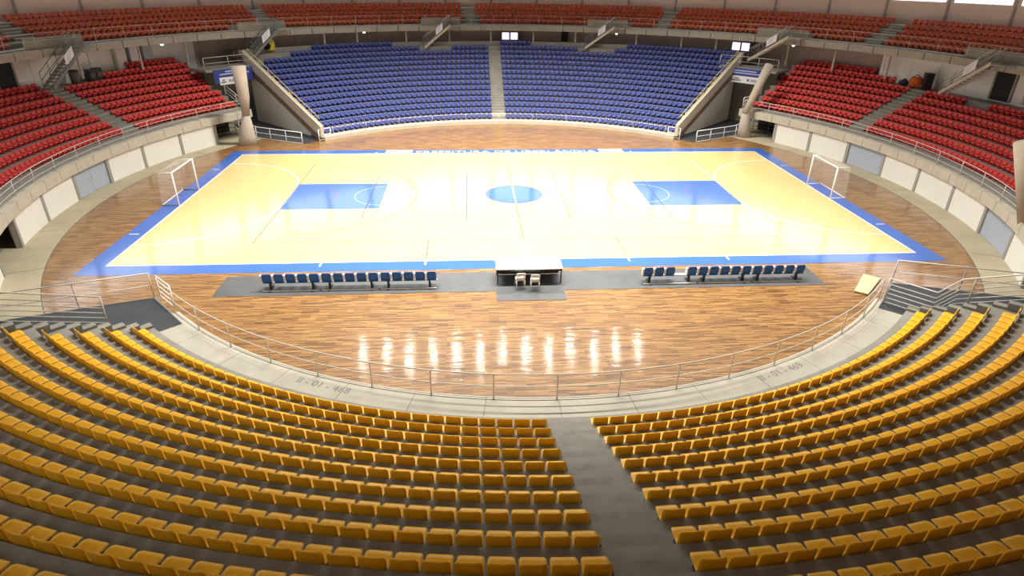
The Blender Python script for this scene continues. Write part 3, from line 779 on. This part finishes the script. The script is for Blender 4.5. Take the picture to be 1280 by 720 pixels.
# ------------------------------------------------------------------ metal stairs to the upper tier
def staircase(a0, a1, z0, z1, label, dark):
    r0, r1 = 31.75, 32.55; rm = (r0 + r1) / 2
    b = pol(rm, a0, z0); o = empty('metal_staircase', b); tag(o, label, 'staircase', 'stairs to the upper tier')
    mt = 'raild' if dark else 'strip'; n = 12
    for k in range(n):
        f0, f1 = k / n, (k + .8) / n; aa, ab = a0 + (a1 - a0) * f0, a0 + (a1 - a0) * f1; z = z0 + (z1 - z0) * (k + 1) / n
        MB().arc(0, r0 + .04, r1 - .04, z - .04, z, ab, aa, 1).build('step', mt, o)
    for r in (r0, r1):
        p = [pol(r, a0 + (a1 - a0) * f, z0 + (z1 - z0) * f) for f in (0, .25, .5, .75, 1)]
        m = MB()
        for q0, q1 in zip(p, p[1:]):
            d = Vector(q1) - Vector(q0); m.obox((Vector(q0) + Vector(q1)) / 2 + Vector((0, 0, .02)), d / 2, Vector((cos(R(a0)), sin(R(a0)), 0)) * .025, (0, 0, .13))
        m.build('stringer', mt if dark else 'fascia', o)
        for h in ((.25, .5, .75, 1.0) if r == r0 else (.5, 1.0)):
            MB().tube([Vector(q) + Vector((0, 0, h)) for q in p], .02, 6).build('rail', 'raild' if (dark or h < 1) else 'rail', o, True)
        for q in p: MB().tube([q, Vector(q) + Vector((0, 0, 1.0))], .02, 6).build('post', 'raild', o, True)
    q0 = Vector(pol(r0 - .05, a0 + (a1 - a0) * .45, z0 + (z1 - z0) * .45 + .28)); q1 = Vector(pol(r0 - .05, a0 + (a1 - a0) * .70, z0 + (z1 - z0) * .70 + .28))
    d = (q1 - q0)
    sg = MB().slab([q0, q1, q1 + Vector((0, 0, .62)), q0 + Vector((0, 0, .62))], .02).build('sign', 'sign', o)
    for k, (f, h) in enumerate(((.2, .42), (.2, .26), (.2, .12))):
        MB().slab([q0 + d * f + Vector((0, 0, h)) - Vector(pol(.03, a0, 0)), q0 + d * (.75 - .1 * k) + Vector((0, 0, h)) - Vector(pol(.03, a0, 0)), q0 + d * (.75 - .1 * k) + Vector((0, 0, h + .05)) - Vector(pol(.03, a0, 0)), q0 + d * f + Vector((0, 0, h + .05)) - Vector(pol(.03, a0, 0))], .005).build('print_line', 'blight', sg)
    MB().arc(0, r0, 32.6, z1 - .1, z1, a1 - 2.0, a1, 2).build('landing', 'tier', o)
    MB().arc(0, 32.97, 33.1, 7.62, 8.3, a1 - 2, a0, 4).build('landing_wall', 'tier', o)
LB = ['dark open tread staircase between the black bin and the doorway', 'dark green staircase rising beside the yellow phone hood', 'grey staircase with sign above blue seats nearest the paired screens over the aisle',
      'pale grey staircase with sign behind the middle of the blue seats', 'grey staircase with sign beside the screens above the red seats', 'wide pale staircase in front of the dark doorway']
for k, (a0, a1, z0, z1) in enumerate(STAIRS): staircase(a0, a1, z0, z1, LB[k], k in (0, 1))

# ------------------------------------------------------------------ banners over the passages
def banner(a0, a1, label, logo):
    r = 30.0; o = empty('hanging_banner', pol(r, (a0 + a1) / 2, 3.7)); tag(o, label, 'banner')
    MB().arc(0, r, r + .03, 3.9, 5.0, a0, a1, 4).build('cloth', 'banner', o)
    w0 = a0 + (a1 - a0) * (.22 if logo else .12); w1 = a0 + (a1 - a0) * (.95 if logo else .55)
    MB().arc(0, r - .03, r - .005, 3.75, 4.35, w0, w1, 3).build('white_panel', 'sign', o)
    d = (w1 - w0)
    for f0, f1, z0, z1 in ((.08, .36, 3.92, 4.02), (.16, .30, 4.08, 4.18), (.55, .62, 3.95, 4.15), (.66, .9, 3.95, 4.02), (.66, .86, 4.08, 4.14)):
        MB().arc(0, r - .045, r - .031, z0, z1, w0 + d * f0, w0 + d * f1, 1).build('print_mark', 'signink', o)
    for f0, f1 in ((.15, .9), (.3, .8)):
        z = 4.55 if f0 < .2 else 4.75
        MB().arc(0, r - .02, r - .005, z, z + .1, a0 + (a1 - a0) * f0, a0 + (a1 - a0) * f1, 2).build('print_line', 'blight', o)
banner(143.3, 136.4, 'blue banner with white panel across the passage with the green grey door', False)
banner(46.0, 37.9, 'blue banner with white logo panel across the pale grey passage', True)
for a0, a1, lab in ((136, 144.5, 'footbridge railing above the banner by the phone hood'), (36, 46.5, 'footbridge railing above the logo banner')):
    sl = tag(MB().arc(0, 30.05, 32.3, 4.85, 5.05, a0, a1, 4).build('footbridge', 'conc'), 'concrete footbridge slab over the corner passage ' + ('by phone hood' if a0 > 90 else 'with logo banner'), None, None, 'structure')
    railing('handrail', lab, [pol(30.1, a0 + (a1 - a0) * i / 4, 5.05) for i in range(5)], .95, 'rail', (.5, .95), 2.0, .02)

# ------------------------------------------------------------------ small things on the concourse
def screens(ac, label):
    o = empty('display_screens', pol(34.0, ac, 6.0)); tag(o, label, 'screens')
    for k, off in enumerate((.78, -.78)):
        MB().arc(0, 33.9, 34.0, 6.05, 6.85, ac + off - .70, ac + off + .70, 1).build('casing', 'black', o)
        MB().arc(0, 33.86, 33.895, 6.10, 6.80, ac + off - .64, ac + off + .64, 1).build('screen', 'screen', o)
        MB().tube([pol(33.95, ac + off, 6.85), pol(33.95, ac + off, 7.12)], .025).build('hanger', 'black', o)
screens(87.0, 'pair of lit screens hanging above the blue seats by the aisle'); screens(46.0, 'pair of lit screens hanging above the corner passage with logo banner')
def speaker(a, r, z, label):
    o = empty('loudspeaker', pol(r, a, z)); tag(o, label, 'loudspeaker')
    for k, off in enumerate((-.45, .5)):
        c = Vector(pol(r, a + off, z + .45)); u = Vector((cos(R(a)), sin(R(a)), 0)); t_ = Vector((-sin(R(a)), cos(R(a)), 0))
        MB().obox(c, t_ * .26, u * .25, (0, 0, .45 - .04 * k)).build('cabinet', 'black', o)
        MB().tube([c - u * .25, c - u * .27], .19, 14).build('cone', 'joint', o)
speaker(157.05, 33.65, SZ + 7 * DZ, 'black twin loudspeaker standing against the white concourse wall')
def bin_(a, r, z, label):
    o = empty('waste_bin', pol(r, a, z)); tag(o, label, 'bin'); p = Vector(pol(r, a, z))
    MB().tube([p, p + Vector((0, 0, .9))], [.28, .33], 14).build('body', 'joint', o, True); MB().tube([p + Vector((0, 0, .9)), p + Vector((0, 0, .98)), p + Vector((0, 0, 1.02))], [.35, .33, .1], 14).build('lid', 'black', o, True)
bin_(160.0, 33.5, SZ + 7 * DZ, 'dark round bin at the top of the red seats near stairs')
o = empty('phone_hood', pol(33.2, 129.9, 5.2)); tag(o, 'yellow phone hood with dark inside and white cap beside stairs', 'phone booth'); p = Vector(pol(33.2, 129.9, 5.2))
MB().tube([p, p + Vector((0, 0, .9))], .05, 8).build('stand', 'strip', o); m = MB().tube([p + Vector((0, 0, .55)), p + Vector((0, 0, .7)), p + Vector((0, 0, 1.3)), p + Vector((0, 0, 1.45))], [.32, .46, .46, .3], 16); m.build('hood', 'ylw', o, True)
u_ = Vector((-.35, -1, 0)).normalized(); MB().tube([p + Vector((-.1, -.3, 1.0)) , p + Vector((-.1, -.3, 1.0)) + u_ * .22], [.33, .34], 14).build('opening', 'void', o)
MB().tube([p + Vector((0, 0, 1.45)), p + Vector((0, 0, 1.53))], [.44, .25], 16).build('cap', 'sign', o, True)
# equipment heap by the white wall on the other side
o = empty('kit_bag', pol(33.5, 17.6, SZ + 7 * DZ)); tag(o, 'orange kit bag beside a black case behind the red seats', 'bag'); p = Vector(pol(33.5, 17.6, SZ + 7 * DZ))
MB().tube([p + Vector((-.3, .3, .35)), p + Vector((-.22, .22, .42)), p + Vector((.22, -.2, .42)), p + Vector((.3, -.28, .35))], [.2, .42, .42, .2], 12).build('body', 'orange', o, True)
MB().tube([p + Vector((-.2, .2, .8)), p + Vector((0, 0, 1.0)), p + Vector((.2, -.2, .8))], .035, 6).build('handle', 'black', o, True)
p = Vector(pol(33.5, 16.0, SZ + 7 * DZ)); tag(MB().obox(p + Vector((0, 0, .62)), (.12, .34, 0), (.25, -.08, 0), (0, 0, .62)).build('equipment_case', 'black'), 'tall black equipment case beside the orange kit bag', 'case')
p = Vector(pol(33.6, 19.4, SZ + 7 * DZ)); tag(MB().tube([p + Vector((-.2, .3, .2)), p + Vector((0, 0, .3)), p + Vector((.2, -.25, .2))], [.12, .3, .14], 10).build('folded_cloth', 'navy', None, True), 'dark navy bundle of cloth behind the top red seats', 'cloth bundle')
for k, (a, lab) in enumerate(((147.6, 'small bright lamp under upper tier above the grey lockers'), (113.8, 'small bright lamp under upper tier over the blue seats'), (67.3, 'small bright lamp beside the pale grey stairs over the blue seats'), (36.4, 'small bright lamp beside the stairs with screens'))):
    o = empty('wall_lamp', pol(32.55, a, 7.0)); tag(o, lab, 'lamp'); p = Vector(pol(32.5, a, 7.0))
    MB().tube([p, p + Vector((0, 0, .1))], .1, 10).build('bulb', 'lampw', o, True); MB().tube([p + Vector((0, 0, .1)), p + Vector((0, 0, .2))], .12, 10).build('holder', 'strip', o)
for k in range(3):
    a = 151.2 - 1.9 * k
    c = Vector(pol(35.04, a, SZ + 8 * DZ + .85)); u = Vector((cos(R(a)), sin(R(a)), 0)); t_ = Vector((-sin(R(a)), cos(R(a)), 0))
    o = empty('locker', c - Vector((0, 0, .85))); tag(o, ['pale grey metal locker at the doorway end of its row', 'pale grey metal locker in the middle of its row', 'pale grey metal locker beside the small bright lamp'][k], 'locker', 'lockers on the white concourse')
    MB().obox(c, t_ * .42, u * .2, (0, 0, .85)).build('body', 'grey' if k else 'whitew', o); MB().obox(c - u * .212, t_ * .38, u * .012, (0, 0, .8)).build('door', 'sign' if k != 2 else 'grey', o)

for ob in list(bpy.data.objects):
    if '_o' in ob: del ob['_o']
